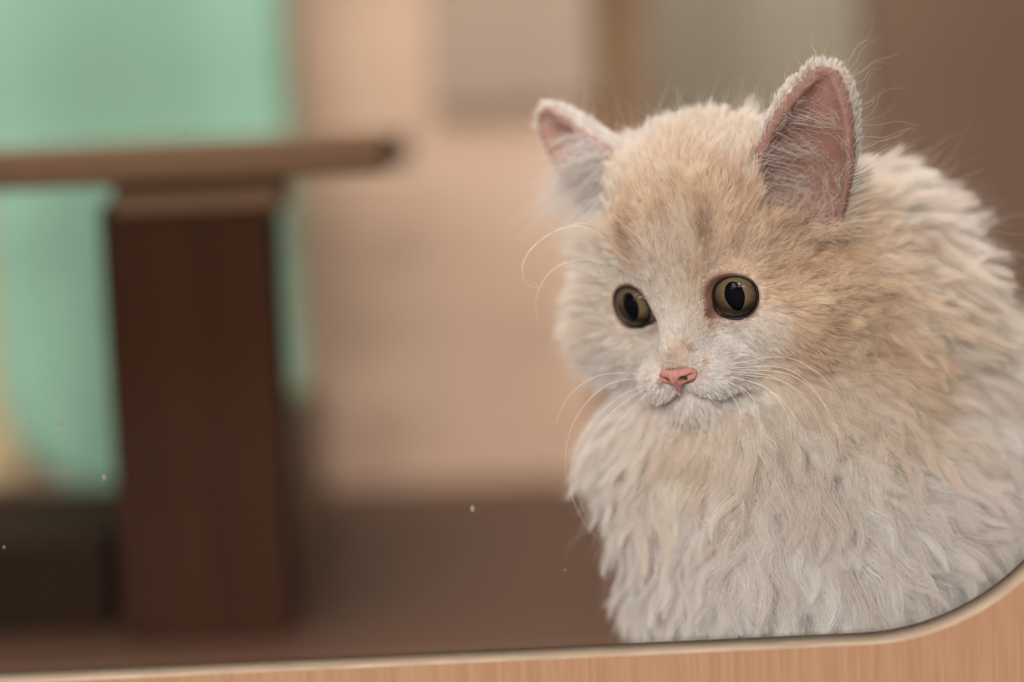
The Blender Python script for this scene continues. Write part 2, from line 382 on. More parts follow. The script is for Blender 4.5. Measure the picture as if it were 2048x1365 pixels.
def near_open(H, extra_deg):
    """degrees outside (+) or inside (-) an eye opening"""
    best = np.full(len(H), 90.0)
    for s in (1, -1):
        c, e, sd, uv = EYES[s]; r = H - c; rr = np.linalg.norm(r, axis=1) + 1e-6
        al = np.arccos(np.clip(r @ e / rr, -1, 1)); th = np.arctan2(r @ uv, r @ sd)
        best = np.minimum(best, np.where(rr < 16, np.degrees(al - alpha_open(th)), 90))
    return best
def mouth_d(H):
    H = H - MZ
    g = caps(H, (0, 12.5, -20.5), (0, 10.5, -25.2), 0, 0)
    for s in (1, -1):
        g = np.minimum(g, caps(H, (0, 10.0, -25.2), (s * 6.0, 7.6, -28.0), 0, 0))
        g = np.minimum(g, caps(H, (s * 6.0, 7.6, -28.0), (s * 12.5, 1.5, -27.0), 0, 0))
    return g
def nose_d(H):       # in front of the nose leather
    H = H - MZ
    return ell(H, (0, 10.6, -18.0), (5.6, 5.0, 3.1))

# skin mesh
H = c2h(V)
ccol, oo = coat(V); skin = ccol * .55 + PINK * .45 * .9
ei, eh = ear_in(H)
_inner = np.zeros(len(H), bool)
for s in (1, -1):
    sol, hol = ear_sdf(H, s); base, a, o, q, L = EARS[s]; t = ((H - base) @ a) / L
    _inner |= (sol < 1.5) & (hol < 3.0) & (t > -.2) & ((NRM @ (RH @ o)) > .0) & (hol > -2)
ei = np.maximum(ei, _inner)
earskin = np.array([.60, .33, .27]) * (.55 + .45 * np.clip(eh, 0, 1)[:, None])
skin = np.where(ei[:, None] > .5, np.array([.44, .235, .195]) * np.interp(eh, [-.1, .35, .6, 1], [.72, .8, 1.0, 1.2])[:, None], skin)  # inner ear skin: occlusion shade painted in, darker towards the base
no = near_open(H, 0)
w = np.clip(1 - no / 5, 0, 1)[:, None]; skin = skin * (1 - w) + np.array([.22, .115, .09]) * w
w = np.clip(1.6 - mouth_d(H) / 1.3, 0, 1)[:, None]; skin = skin * (1 - w) + MAUVE * w
w = np.clip(1.5 - nose_d(H) / .8, 0, 1)[:, None]; skin = skin * (1 - w) + MAUVE * w
body = mesh_obj('kitten', toworld(V), Q, None, None, True)
me = body.data
fn = np.zeros(len(me.polygons) * 3); me.polygons.foreach_get('normal', fn); fn = fn.reshape(-1, 3)
if (fn * dirtoworld(NRM[Q].mean(1))).sum(1).mean() < 0: me.flip_normals()
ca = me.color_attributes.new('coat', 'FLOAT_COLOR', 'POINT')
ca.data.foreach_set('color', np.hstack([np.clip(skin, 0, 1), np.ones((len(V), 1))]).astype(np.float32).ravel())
ms = mat('kitten_skin', rough=.55, spec=.25)
at = ms.node_tree.nodes.new('ShaderNodeAttribute'); at.attribute_name = 'coat'
pb = ms.node_tree.nodes['Principled BSDF']; ms.node_tree.links.new(at.outputs['Color'], pb.inputs['Base Color'])
pb.inputs['Subsurface Weight'].default_value = 0.0
me.materials.append(ms)
tag(body, 'fluffy cream and white kitten sitting behind the glass, looking down to one side', 'kitten')
print('body', len(V), time.time() - T0)

YF, YB = -.037, -.022          # front and back of the window's board
# ------------------------------------------------------------------ fur strands
def make_strands(name, P0, D0, Ls, lift, wave, col, K, clump_n, clump_amt, r0, parent, seed, grav=.25, flyaway=.02, minh=.25, noise=1.0, bend=1.0, collide=True):
    """P0 roots, D0 comb directions, lengths, lift, wave amplitude; clumps share a direction change and a wave"""
    r = np.random.default_rng(seed); n = len(P0)
    val, N = sample(P0); N /= np.linalg.norm(N, axis=1, keepdims=True) + 1e-9
    D0 = D0 / (np.linalg.norm(D0, axis=1, keepdims=True) + 1e-9); T = D0 - N * np.minimum((D0 * N).sum(1, keepdims=True), 0); T /= np.linalg.norm(T, axis=1, keepdims=True) + 1e-9
    B = np.cross(T, N); B /= np.linalg.norm(B, axis=1, keepdims=True) + .05
    # clump owners
    from mathutils.kdtree import KDTree
    nc = max(8, int(clump_n)); pc = np.interp(Ls, [11, 16, 30], [1.8, 1.2, .4]); cid = r.choice(n, nc, replace=False, p=pc / pc.sum())
    kd = KDTree(nc)
    for i, c in enumerate(cid): kd.insert(P0[c], i)
    kd.balance()
    own = np.array([kd.find(p)[1] for p in P0]); oc = cid[own]
    cr = r.normal(size=(nc, 4))
    vary = np.interp(Ls, [10, 15, 25], [.13, .16, .24]); side = vary * cr[own, 0] * noise; up = .10 * cr[own, 1] * noise
    side2 = r.normal(size=n) * .10 * noise; up2 = r.normal(size=n) * .06 * noise
    fly = r.random(n) < flyaway
    side2 = np.where(fly, side2 * 4, side2); up2 = np.where(fly, np.abs(up2) * 4 + .1, up2)
    LF = np.clip(lift + up + up2, .05, .95)
    Lc = Ls * (1 + .12 * cr[own, 2]) * (1 - .35 * r.random(n) ** 2); Lc = np.where(fly, Lc * 1.15, Lc)
    phase = r.random(nc)[own] * 6.28 + r.normal(size=n) * .35
    freq = (1.1 + .5 * r.random(nc))[own]
    ts = np.linspace(0, 1, K); X = np.empty((n, K, 3)); X[:, 0] = P0 - N * .3
    lw = np.clip(1.2 - .25 * 0, 0, 2)
    for k in range(1, K):
        t = ts[k - 1] + .5 / (K - 1)
        a = LF * (1 - .75 * bend * t)
        d = N * a[:, None] + T * (1 - a * .6)[:, None] + B * (side + side2)[:, None] - UPC * (grav * t * np.clip(Ls / 25, 0, 1.2))[:, None]
        d /= np.linalg.norm(d, axis=1, keepdims=True)
        wv = np.cos(phase + 6.28 * freq * t) * wave * freq * 6.28 / np.maximum(Lc, 1) * min(1, 2.0 * t)
        d = d + B * wv[:, None] * .8 + N * (np.sin(phase + 6.28 * freq * t) * wave * freq * 3.14 / np.maximum(Lc, 1) * .5 * t)[:, None]
        d /= np.linalg.norm(d, axis=1, keepdims=True)
        X[:, k] = X[:, k - 1] + d * (Lc / (K - 1))[:, None]
        if collide:
            v, g = sample(X[:, k]); g /= np.linalg.norm(g, axis=1, keepdims=True) + 1e-9
            need = np.clip(minh * min(1, 3 * t) * (1 + .6 * LF) + .02 * Lc * t - v, 0, 3)
            X[:, k] += g * need[:, None]
    # clumping: pull towards the owner's curve, more at the tip
    ctr = X[oc]; cl = np.broadcast_to(clump_amt, (n,)); w = cl[:, None, None] * ts[None, :, None] ** 1.3 * np.where(fly, 0, 1)[:, None, None] * (.75 + .5 * r.random(n))[:, None, None]
    w = np.clip(w, 0, .92)
    off = np.linalg.norm(P0 - P0[oc], axis=1)[:, None, None]
    X = X + (ctr - X) * w * np.clip(1.6 - off / 12, 0, 1)
    # thin wisps within the clump
    W = toworld(X).astype(np.float32)
    lim = YB + .003 + .004 * r.random((n, 1)).astype(np.float32); W[..., 1] = np.where(W[..., 1] < lim, lim + (W[..., 1] - lim) * .05, W[..., 1])
    hc = bpy.data.hair_curves.new(name); hc.add_curves([K] * n)
    hc.position_data.foreach_set('vector', W.reshape(-1))
    rad = (r0 * (1 - .8 * ts ** 2) / 1000.0)[None, :] * (.75 + .5 * r.random(n))[:, None]
    ra = hc.attributes.get('radius') or hc.attributes.new('radius', 'FLOAT', 'POINT')
    ra.data.foreach_set('value', rad.astype(np.float32).ravel())
    c = np.clip(col * (.84 + .26 * r.random((n, 1))) * (1 + .07 * cr[own, 3:4]), 0, .93)
    aa = hc.attributes.new('tint', 'FLOAT_COLOR', 'CURVE')
    aa.data.foreach_set('color', np.hstack([c, np.ones((n, 1))]).astype(np.float32).ravel())
    o = bpy.data.objects.new(name, hc); C.objects.link(o); o.parent = parent
    hc.materials.append(FURMAT)
    return o

def fur_material():
    m = bpy.data.materials.new('fur'); m.use_nodes = True; nt = m.node_tree
    for n in list(nt.nodes): nt.nodes.remove(n)
    out = nt.nodes.new('ShaderNodeOutputMaterial'); at = nt.nodes.new('ShaderNodeAttribute'); at.attribute_name = 'tint'
    b = nt.nodes.new('ShaderNodeBsdfPrincipled'); b.inputs['Roughness'].default_value = .45; b.inputs['Specular IOR Level'].default_value = .35
    tr = nt.nodes.new('ShaderNodeBsdfTranslucent'); mx = nt.nodes.new('ShaderNodeMixShader'); mx.inputs[0].default_value = .42
    nt.links.new(at.outputs['Color'], b.inputs['Base Color']); nt.links.new(at.outputs['Color'], tr.inputs['Color'])
    nt.links.new(b.outputs[0], mx.inputs[1]); nt.links.new(tr.outputs[0], mx.inputs[2]); nt.links.new(mx.outputs[0], out.inputs[0])
    return m
FURMAT = fur_material()

tri = np.vstack([Q[:, [0, 1, 2]], Q[:, [0, 2, 3]]])
ta, tb, tc = V[tri[:, 0]], V[tri[:, 1]], V[tri[:, 2]]
cr_ = np.cross(tb - ta, tc - ta); area = .5 * np.linalg.norm(cr_, axis=1); cen = (ta + tb + tc) / 3
tn = NRM[tri].mean(1); tn /= np.linalg.norm(tn, axis=1, keepdims=True)
view = cen - np.array([0, 0, -FOC]); view /= np.linalg.norm(view, axis=1, keepdims=True)
facing = -(tn * view).sum(1)
ppx = 1024 + FPX * cen[:, 0] / (FOC + cen[:, 2]); ppy = 682.5 - FPX * cen[:, 1] / (FOC + cen[:, 2])
wt = weights(cen, GP); tl = wt @ GL[:, 0]
def ear_face(H, N):
    """1 on the bare inner face of an ear"""
    m = np.zeros(len(H), bool)
    for s in (1, -1):
        sol, hol = ear_sdf(H, s); base, a, o, q, L = EARS[s]; t = ((H - base) @ a) / L
        m |= (sol < 1.5) & (hol < 3.0) & (t > -.2) & ((N @ (RH @ o)) > .0) & (hol > -2)
    return m
Hc = c2h(cen); tin, _ = ear_in(Hc); tez = ear_zone(Hc); tin = np.maximum(tin, ear_face(Hc, tn))
dens = np.interp(tl, [2, 4, 8, 14, 24, 34], [46, 26, 15, 9.5, 6.2, 5.4])
dens = np.where(tez > .5, 16, dens)
dens *= np.where(facing < -.25, .2, 1.0) * np.where((ppx > 2200) | (ppy > 1420), .25, 1)
dens *= np.where(tin > .5, .03, 1)
nod = near_open(Hc, 0); md = mouth_d(Hc); nd = nose_d(Hc)
dens *= np.where(nod < 2.0, 0, 1) * np.where(nd < .35, 0, 1) * np.where((md < 1.7), .08, 1)
dens *= FUR
NS = int((area * dens).sum()); print('strands', NS)
pick = rng.choice(len(tri), NS, p=area * dens / (area * dens).sum())
u = rng.random((NS, 2)); fl = u.sum(1) > 1; u[fl] = 1 - u[fl]
N0 = tn[pick]
P0 = ta[pick] + u[:, :1] * (tb - ta)[pick] + u[:, 1:] * (tc - ta)[pick]
Dir = np.empty_like(P0); LL = np.empty((NS, 3)); CC = np.empty_like(P0)
for i in range(0, NS, 20000):
    w = weights(P0[i:i + 20000], GP); Dir[i:i + 20000] = w @ GD; LL[i:i + 20000] = w @ GL; CC[i:i + 20000] = coat(P0[i:i + 20000])[0]
H0 = c2h(P0); ez = ear_zone(H0) > .5; inn, hh = ear_in(H0); inn = (inn > .5) | ear_face(H0, N0)
for s in (1, -1):          # on the ears the hair follows the ear towards its tip
    base, a, o, q, L = EARS[s]; m = ez & (H0[:, 0] * s > 0)
    d = RH @ (a * 1.0 + q * 0); Dir[m] = d; LL[m, 0] = 4.0; LL[m, 1] = .3; LL[m, 2] = .3; m = m & inn; LL[m, 0] = 4.0; LL[m, 1] = .25
CC[ez & ~inn] = CC[ez & ~inn] * .5 + WHITE * .5
no0 = near_open(H0, 0)
LL[:, 0] *= np.interp(no0, [2, 12, 25], [.28, .6, 1]) * np.interp(mouth_d(H0), [1.2, 4], [.5, 1]); LL[:, 1] *= np.interp(no0, [3, 20], [.5, 1])
LL[:, 0] *= np.interp(nose_d(H0), [.5, 3, 7], [.45, .7, 1])
nl = hash_noise(P0, 6.0, 9); LL[:, 0] *= .8 + .4 * nl
# gentle swirls in the combing
sw = (hash_noise(P0, 9.0, 11) - .5) * 1.0 * np.interp(LL[:, 0], [3, 8], [.3, 1])
Dir = Dir + np.stack([-Dir[:, 1], Dir[:, 0], 0 * sw], 1) * sw[:, None]
m = LL[:, 0] < 11; m2 = ~m
print('groom', time.time() - T0, m.sum(), m2.sum())
make_strands('short_fur', P0[m], Dir[m], LL[m, 0], LL[m, 1], LL[m, 2], CC[m], 7, m.sum() / 22, .45, .055, body, 1, grav=.1, flyaway=.03)
make_strands('long_fur', P0[m2], Dir[m2], LL[m2, 0] * 1.1, LL[m2, 1], LL[m2, 2] * 1.25, CC[m2], 11, m2.sum() / 60, np.interp(LL[m2, 0], [11, 15, 22, 30], [.35, .45, .64, .80]) * np.where((P0[m2][:, 0] < 42) & (P0[m2][:, 1] > -30), .4, 1), .045, body, 2, grav=.45, flyaway=.025, minh=.8)
print('fur', time.time() - T0)

# long furnishings growing from the inner faces of the ears
for s, n, seed in ((1, 150, 21), (-1, 1700, 22)):
    r = np.random.default_rng(seed); base, a, o, q, L = EARS[s]
    lat = q * (1 if q[0] * s > 0 else -1)                     # away from the middle of the head
    rel = Hc - base; t = rel @ a / L; wl = rel @ lat
    ok = ear_face(Hc, tn) & (Hc[:, 0] * s > 0) & ((t < .62) if s > 0 else (t < .55)) & ((wl < 1) if s > 0 else (wl < 12))
    pk = r.choice(np.where(ok)[0], n, p=(area[ok] / area[ok].sum()))
    P = cen[pk] + r.normal(size=(n, 3)) * .3
    d = (lat * 1.0 + a * .25 + o * .35) if s > 0 else (lat * 1.0 - a * .1 + o * .3)
    D = (RH @ unit(d))[None] + r.normal(size=(n, 3)) * .22
    Ln = (21.0 if s > 0 else 36.0) * (.45 + .65 * r.random(n))
    make_strands('ear_tuft', P, D, Ln, np.full(n, .45), np.full(n, .9), np.tile(WHITE * .98, (n, 1)), 10, n / 11, .65, .045, body, seed, grav=.2, flyaway=.12, minh=.15, noise=1.3)

r = np.random.default_rng(77); ok = (facing > -.5) & ((Hc[:, 2] > 12) | (cen[:, 0] > 110)) & (nod > 14) & (ppx < 2150) & (ppy < 900)
pk = r.choice(np.where(ok)[0], 1300, p=area[ok] / area[ok].sum()); P = cen[pk]; wq = weights(P, GP); D = wq @ GD + r.normal(size=(1300, 3)) * .35; Ln = np.clip((wq @ GL[:, 0]) * 1.3 + 7 + 6 * r.random(1300), 10, 38)
make_strands('guard_hair', P, D, Ln, np.full(1300, .62), np.full(1300, 1.5), np.tile(WHITE, (1300, 1)), 14, 350, .3, .03, body, 78, grav=.15, flyaway=.4, noise=1.6)

# ------------------------------------------------------------------ eyes
def eye_mats():
    scl = mat('eye_white', (.10, .055, .045, 1), .3, .5)
    pup = mat('pupil', (.002, .003, .005, 1), 1.0, 0.0)
    m = mat('iris', (.2, .15, .07, 1), .5, .2); nt = m.node_tree; b = nt.nodes['Principled BSDF']
    tc = nt.nodes.new('ShaderNodeTexCoord'); sep = nt.nodes.new('ShaderNodeSeparateXYZ'); nt.links.new(tc.outputs['Object'], sep.inputs[0])
    cmb = nt.nodes.new('ShaderNodeCombineXYZ'); nt.links.new(sep.outputs[0], cmb.inputs[0]); nt.links.new(sep.outputs[1], cmb.inputs[1])
    ln = nt.nodes.new('ShaderNodeVectorMath'); ln.operation = 'LENGTH'; nt.links.new(cmb.outputs[0], ln.inputs[0])
    nm = nt.nodes.new('ShaderNodeVectorMath'); nm.operation = 'NORMALIZE'; nt.links.new(cmb.outputs[0], nm.inputs[0])
    nz = nt.nodes.new('ShaderNodeTexNoise'); nz.inputs['Scale'].default_value = 9; nz.inputs['Detail'].default_value = 6; nt.links.new(nm.outputs[0], nz.inputs['Vector'])
    nz2 = nt.nodes.new('ShaderNodeTexNoise'); nz2.inputs['Scale'].default_value = 700; nz2.inputs['Detail'].default_value = 3; nt.links.new(tc.outputs['Object'], nz2.inputs['Vector'])
    ad = nt.nodes.new('ShaderNodeMath'); ad.operation = 'MULTIPLY_ADD'; ad.inputs[1].default_value = .0012; nt.links.new(nz.outputs['Fac'], ad.inputs[0]); nt.links.new(ln.outputs['Value'], ad.inputs[2])
    mr = nt.nodes.new('ShaderNodeMapRange'); mr.inputs[1].default_value = .0024; mr.inputs[2].default_value = .0102; nt.links.new(ad.outputs[0], mr.inputs[0])
    cr = nt.nodes.new('ShaderNodeValToRGB'); nt.links.new(mr.outputs[0], cr.inputs[0])
    e = cr.color_ramp.elements; e[0].position = 0; e[0].color = (.12, .08, .035, 1); e[1].position = 1; e[1].color = (.008, .006, .005, 1)
    for p_, c_ in ((.25, (.225, .15, .075, 1)), (.55, (.19, .13, .072, 1)), (.66, (.165, .118, .07, 1)), (.71, (.025, .018, .012, 1))):
        x = e.new(p_); x.color = c_
    mx = nt.nodes.new('ShaderNodeMix'); mx.data_type = 'RGBA'; mx.blend_type = 'MULTIPLY'; mx.inputs[0].default_value = .6
    mr2 = nt.nodes.new('ShaderNodeMapRange'); mr2.inputs[1].default_value = .3; mr2.inputs[2].default_value = .7; mr2.inputs[3].default_value = .55; mr2.inputs[4].default_value = 1.25
    nt.links.new(nz2.outputs['Fac'], mr2.inputs[0]); nt.links.new(cr.outputs[0], mx.inputs[6]); nt.links.new(mr2.outputs[0], mx.inputs[7]); nt.links.new(mx.outputs[2], b.inputs['Base Color'])
    cor = clear_mat('cornea', 1.45, 0.0)
    return scl, m, pup, cor
def clear_mat(name, ior, rough, tint=(1, 1, 1, 1)):
    m = bpy.data.materials.new(name); m.use_nodes = True; nt = m.node_tree
    for n in list(nt.nodes): nt.nodes.remove(n)
    out = nt.nodes.new('ShaderNodeOutputMaterial'); t = nt.nodes.new('ShaderNodeBsdfTransparent'); t.inputs[0].default_value = tint
    g = nt.nodes.new('ShaderNodeBsdfGlossy'); g.inputs['Roughness'].default_value = rough
    f = nt.nodes.new('ShaderNodeFresnel'); f.inputs['IOR'].default_value = ior; mx = nt.nodes.new('ShaderNodeMixShader')
    nt.links.new(f.outputs[0], mx.inputs[0]); nt.links.new(t.outputs[0], mx.inputs[1]); nt.links.new(g.outputs[0], mx.inputs[2]); nt.links.new(mx.outputs[0], out.inputs[0])
    return m
SCL, IRI, PUP, COR = eye_mats()
RIM = mat('eyelid_rim', (.022, .012, .009, 1), .35, .4)
CAR = mat('tear_corner', (.20, .095, .08, 1), .5, .3)
def cap(a0, a1, R, n=48, rings=14, axis_off=0.0):
    """part of a sphere between polar angles, around local +Z, mm"""
    Vv, F = [], []
    for i in range(rings + 1):
        a = a0 + (a1 - a0) * i / rings
        for j in range(n):
            t = 2 * math.pi * j / n; Vv.append((R * math.sin(a) * math.cos(t), R * math.sin(a) * math.sin(t), R * math.cos(a)))
    for i in range(rings):
        for j in range(n): F.append((i * n + j, (i + 1) * n + j, (i + 1) * n + (j + 1) % n, i * n + (j + 1) % n))
    return np.array(Vv), F
for s in (1, -1):
    c, e, sd, uv = EYES[s]
    cw = toworld(h2c(c)); zx = unit(dirtoworld(RH @ e)); ux = unit(dirtoworld(RH @ uv)); sx = np.cross(ux, zx)
    M = Matrix(((sx[0], ux[0], zx[0], cw[0]), (sx[1], ux[1], zx[1], cw[1]), (sx[2], ux[2], zx[2], cw[2]), (0, 0, 0, 1)))
    Vv, F = cap(math.radians(52), math.radians(179), RE)
    eb = mesh_obj('eye', Vv / 1000, F, SCL, body, True); eb.matrix_world = M
    # iris: a shallow dish
    Vv, F = [], []; n = 64
    rr = np.linspace(.05, 7.9, 15)
    for r_ in rr:
        for j in range(n):
            t = 2 * math.pi * j / n; Vv.append((r_ * math.cos(t), r_ * math.sin(t), 8.1 - .7 * (r_ / 8.45) ** 2))
    for i in range(len(rr) - 1):
        for j in range(n): F.append((i * n + j, (i + 1) * n + j, (i + 1) * n + (j + 1) % n, i * n + (j + 1) % n))
    io = mesh_obj('iris', np.array(Vv) / 1000, F, IRI, eb, True)
    # pupil: an upright oval, a little pointed below
    th = np.linspace(0, 2 * math.pi, 48, endpoint=False)
    w_, h_ = 3.45, 5.1
    xx = w_ * np.cos(th) * (1 - .18 * (np.sin(th) < 0) * np.abs(np.sin(th))); yy = h_ * np.sin(th)
    zz = lambda x, y: 8.15 - .7 * (np.hypot(x, y) / 8.45) ** 2
    Vv = [(0, 0, 8.2)]; F = []
    for k, sc in enumerate((.5, 1.0)):
        Vv += [(sc * a, sc * b + .2, zz(sc * a, sc * b + .2) + .05) for a, b in zip(xx, yy)]
    F += [(0, 1 + j, 1 + (j + 1) % 48) for j in range(48)] + [(1 + j, 49 + j, 49 + (j + 1) % 48, 1 + (j + 1) % 48) for j in range(48)]
    po = mesh_obj('pupil', np.array(Vv) / 1000, F, PUP, eb, True)
    Vv, F = cap(math.radians(.5), math.radians(63.5), 9.4, 72, 26)
    Vv[:, 2] += 1.95
    co = mesh_obj('cornea', Vv / 1000, F, COR, eb, True)
    # lid rim
    th = np.linspace(0, 2 * math.pi, 97); al = alpha_open(th)
    R_ = RE + .45
    pts = [c + R_ * (math.cos(a) * e + math.sin(a) * (math.cos(t) * sd + math.sin(t) * uv)) for a, t in zip(al, th)]
    Vv, F = tube(toworld(h2c(pts)) * 1000, .5, 8)
    mesh_obj('eyelid_rim', np.array(Vv) / 1000, F, RIM, body, True)
    # pink tear corner
    t = math.radians(212); a = math.radians(53)
    cc = c + (RE - .75) * (math.cos(a) * e + math.sin(a) * (math.cos(t) * sd + math.sin(t) * uv))
    Vv, F = cap(0.01, math.pi - .01, 1.0, 20, 12)
    ra_ = unit(math.cos(t) * sd + math.sin(t) * uv - .9 * e); pe_ = unit(np.cross(ra_, e)); nn_ = np.cross(ra_, pe_)
    Vv = cc + (Vv[:, :1] * ra_ * 2.4 + Vv[:, 1:2] * pe_ * 3.0 + Vv[:, 2:] * nn_ * .9)
    mesh_obj('tear_corner', toworld(h2c(Vv)), F, CAR, body, True)

# ------------------------------------------------------------------ nose leather
def nose_sdf(H):
    d = ell(H, (0, 8.2, -17.5), (5.5, 5.2, 3.0))
    d = smin(d, caps(H, (0, 12.2, -18.3), (0, 11.2, -22.3), 1.7, .6), 1.8)
    for s in (1, -1):
        d = smin(d, ell(H, (s * 3.6, 9.8, -17.8), (2.3, 2.4, 2.0)), 1.2)
        hole = caps(H, (s * 2.2, 13.4, -18.7), (s * 5.6, 11.0, -17.4), 1.05, .6)
        hole = np.minimum(hole, caps(H, (s * 2.4, 13.4, -18.5), (s * 2.2, 9.0, -18.2), 1.1, 1.0))
        d = smax(d, -hole, .5)
    g = caps(H, (0, 14.2, -16.8), (0, 13.2, -21.5), .25, .35)
    d = smax(d, -g, .5)
    return d
ln = np.array([-8., 1., -24]); rs = .32; ng = (51, 50, 38)
X, Y, Z = np.meshgrid(*[ln[i] + rs * np.arange(ng[i]) for i in range(3)], indexing='ij')
NV, NQ = surface_nets(nose_sdf(np.stack([X, Y, Z], -1).reshape(-1, 3)).reshape(ng)); NV = ln + NV * rs
NOSE = mat('nose_leather', (.54, .265, .23, 1), .6, .2, ((900, 900, 900), (.44, .19, .165, 1), .9), .4)
no_ = mesh_obj('nose', toworld(h2c(NV * [1.2, 1, 1.14] + [0, .8, 2.2] + MZ)), NQ, NOSE, body, True); no_['label'] = 'pink nose with dark nostrils'

# ------------------------------------------------------------------ whiskers
WHI = mat('whisker', (.90, .84, .76, 1), .3, .5)
WH = [  # near side: pixels and depth
    [(1470,742,-2),(1540,752,-14),(1600,790,-22),(1640,850,-26),(1655,930,-28)],
    [(1478,730,-2),(1560,735,-16),(1625,775,-26),(1668,850,-32),(1700,925,-34)],
    [(1465,755,-2),(1530,775,-12),(1575,830,-18),(1585,905,-20)],
    [(1455,765,-2),(1500,790,-10),(1520,850,-14),(1522,900,-14)],
    [(1485,745,-2),(1570,765,-14),(1630,820,-20),(1660,890,-22)],
    [(1480,720,-2),(1570,715,-16),(1650,760,-28),(1700,840,-34)],
    [(1450,775,-2),(1475,810,-8),(1480,860,-10),(1465,930,-10)],
    [(1475,750,-2),(1545,785,-12),(1600,850,-18),(1625,915,-20)],
    [(1490,735,-3),(1580,750,-18),(1650,810,-26),(1685,880,-30)],
    # far side
    [(1298,765,14),(1230,800,12),(1160,880,14),(1140,970,18),(1165,1040,20),(1205,1090,22)],
    [(1292,775,14),(1230,820,14),(1175,890,16),(1155,980,18),(1185,1060,20)],
    [(1290,755,14),(1215,770,10),(1150,840,10),(1130,930,12),(1150,1010,14)],
    [(1300,780,14),(1250,830,14),(1205,900,16),(1185,960,18)],
    [(1285,745,14),(1205,750,10),(1140,790,10),(1110,850,12)],
    # brow hairs
    [(1235,500,16),(1170,455,10),(1100,468,8),(1048,520,8),(1055,570,8),(1100,572,8)],
    [(1240,495,16),(1185,450,10),(1120,458,8),(1060,500,8),(1042,545,8)],
    [(1230,540,16),(1160,520,10),(1100,545,8),(1072,600,8),(1078,650,8)],
    ]
for w_ in WH:
    P = np.array([px(q[0], q[1], q[2] * (.32 if q[2] < 0 else 1)) for q in w_]); v, g = sample(P[:1]); P[0] -= g[0] / (np.linalg.norm(g[0]) + 1e-6) * (v[0] + .5)
    Pt = spline(P, 28); ra = .08 * (1 - .7 * np.linspace(0, 1, 28) ** 1.5)
    Vv, F = tube(toworld(Pt) * 1000, ra, 6)
    mesh_obj('whisker', np.array(Vv) / 1000, F, WHI, body, True)
print('kitten done', time.time() - T0)

# ------------------------------------------------------------------ window: wooden front with a rounded opening, clear pane behind it
WOOD = mat('frame_veneer', srgb(160, 124, 95), .45, .3, ((900, 60, 30), srgb(149, 111, 82), 1.0), .1)
EDGE = mat('frame_cut_edge', srgb(184, 164, 144), .75, .2, ((60, 900, 120), srgb(154, 132, 110), .8), .3)
win = empty('window_1', (0, -.03, 0)); tag(win, 'orange-tan wooden window surround with a rounded lower corner and clear pane', 'window', 'structure')
zl = wpx(1200, 1310, .797 + YF)[2]            # lower edge of the opening
xr = wpx(2215, 1000, .797 + YF)[0]; xl = -.36; zt = zl + .42; RC = .078
out = [];
def arc(cx, cz, r, a0, a1, n=24): return [(cx + r * math.cos(a), cz + r * math.sin(a)) for a in np.linspace(a0, a1, n)]
inn_ = (arc(xr - RC, zl + RC, RC, -math.pi / 2, 0) + arc(xr - RC, zt - RC, RC, 0, math.pi / 2)
        + arc(xl + RC, zt - RC, RC, math.pi / 2, math.pi) + arc(xl + RC, zl + RC, RC, math.pi, 1.5 * math.pi))
X0, X1, Z0, Z1 = xl - .5, xr + .7, zl - .3, zt + .12
def outer(x, z):               # matching point on the outer rectangle
    cx, cz = (xl + xr) / 2, (zl + zt) / 2; dx, dz = x - cx, z - cz
    k = min((X1 - cx) / abs(dx) if dx else 9e9, (Z1 - cz) / abs(dz) if dz else 9e9)
    return cx + dx * k, cz + dz * k
n = len(inn_); Vv = []
BV = .0007
for (x, z) in inn_:
    ox, oz = outer(x, z); cx, cz = (xl + xr) / 2, (zl + zt) / 2
    ax_, az_ = x - np.clip(x, xl + RC, xr - RC), z - np.clip(z, zl + RC, zt - RC); l = math.hypot(ax_, az_) or 1
    bx, bz = x + ax_ / l * BV, z + az_ / l * BV
    Vv += [(bx, YF, bz), (ox, YF, oz), (ox, YB, oz), (x, YB, z), (x, YF + BV, z)]
F = []
for j in range(n):
    k = (j + 1) % n
    F += [(j * 5 + a, j * 5 + (a + 1) % 5, k * 5 + (a + 1) % 5, k * 5 + a) for a in (0, 1, 2, 3, 4)]
fo = mesh_obj('window_frame', np.array(Vv) - np.array([0, -.03, 0]), F, WOOD, win)
fo.data.materials.append(EDGE)
for p in fo.data.polygons:
    if p.index % 5 in (3, 4): p.material_index = 1; p.use_smooth = True
import bmesh
bm = bmesh.new(); bm.from_mesh(fo.data); bmesh.ops.recalc_face_normals(bm, faces=bm.faces); bm.to_mesh(fo.data); bm.free()
PANE = clear_mat('pane', 1.34, .004, (.97, .975, .97, 1))
po = mesh_obj('window_pane', [(xl - .04, YB + .0305, ZF + .001), (xr + .04, YB + .0305, ZF + .001), (xr + .04, YB + .0305, zt + .04), (xl - .04, YB + .0305, zt + .04)], [(0, 1, 2, 3)], PANE, win)
so = po.modifiers.new('t', 'SOLIDIFY'); so.thickness = .003; so.offset = 1
SPK = mat('dried_speck', srgb(150, 140, 125), .8, .2)
for (x, y, r_) in ((122, 847, 1.1), (62, 843, .6), (208, 955, 1.3), (945, 1018, 1.5), (372, 272, .6), (1130, 1140, .6), (8, 1095, .7)):
    p = wpx(x, y, .797 + YB - .0004)
    Vv, F = cap(.01, math.pi - .01, .001 * r_, 12, 8); Vv = Vv * [.45, .1, .75] + p - np.array([0, -.03, 0])
    mesh_obj('dried_speck', Vv, F, SPK, win, True)

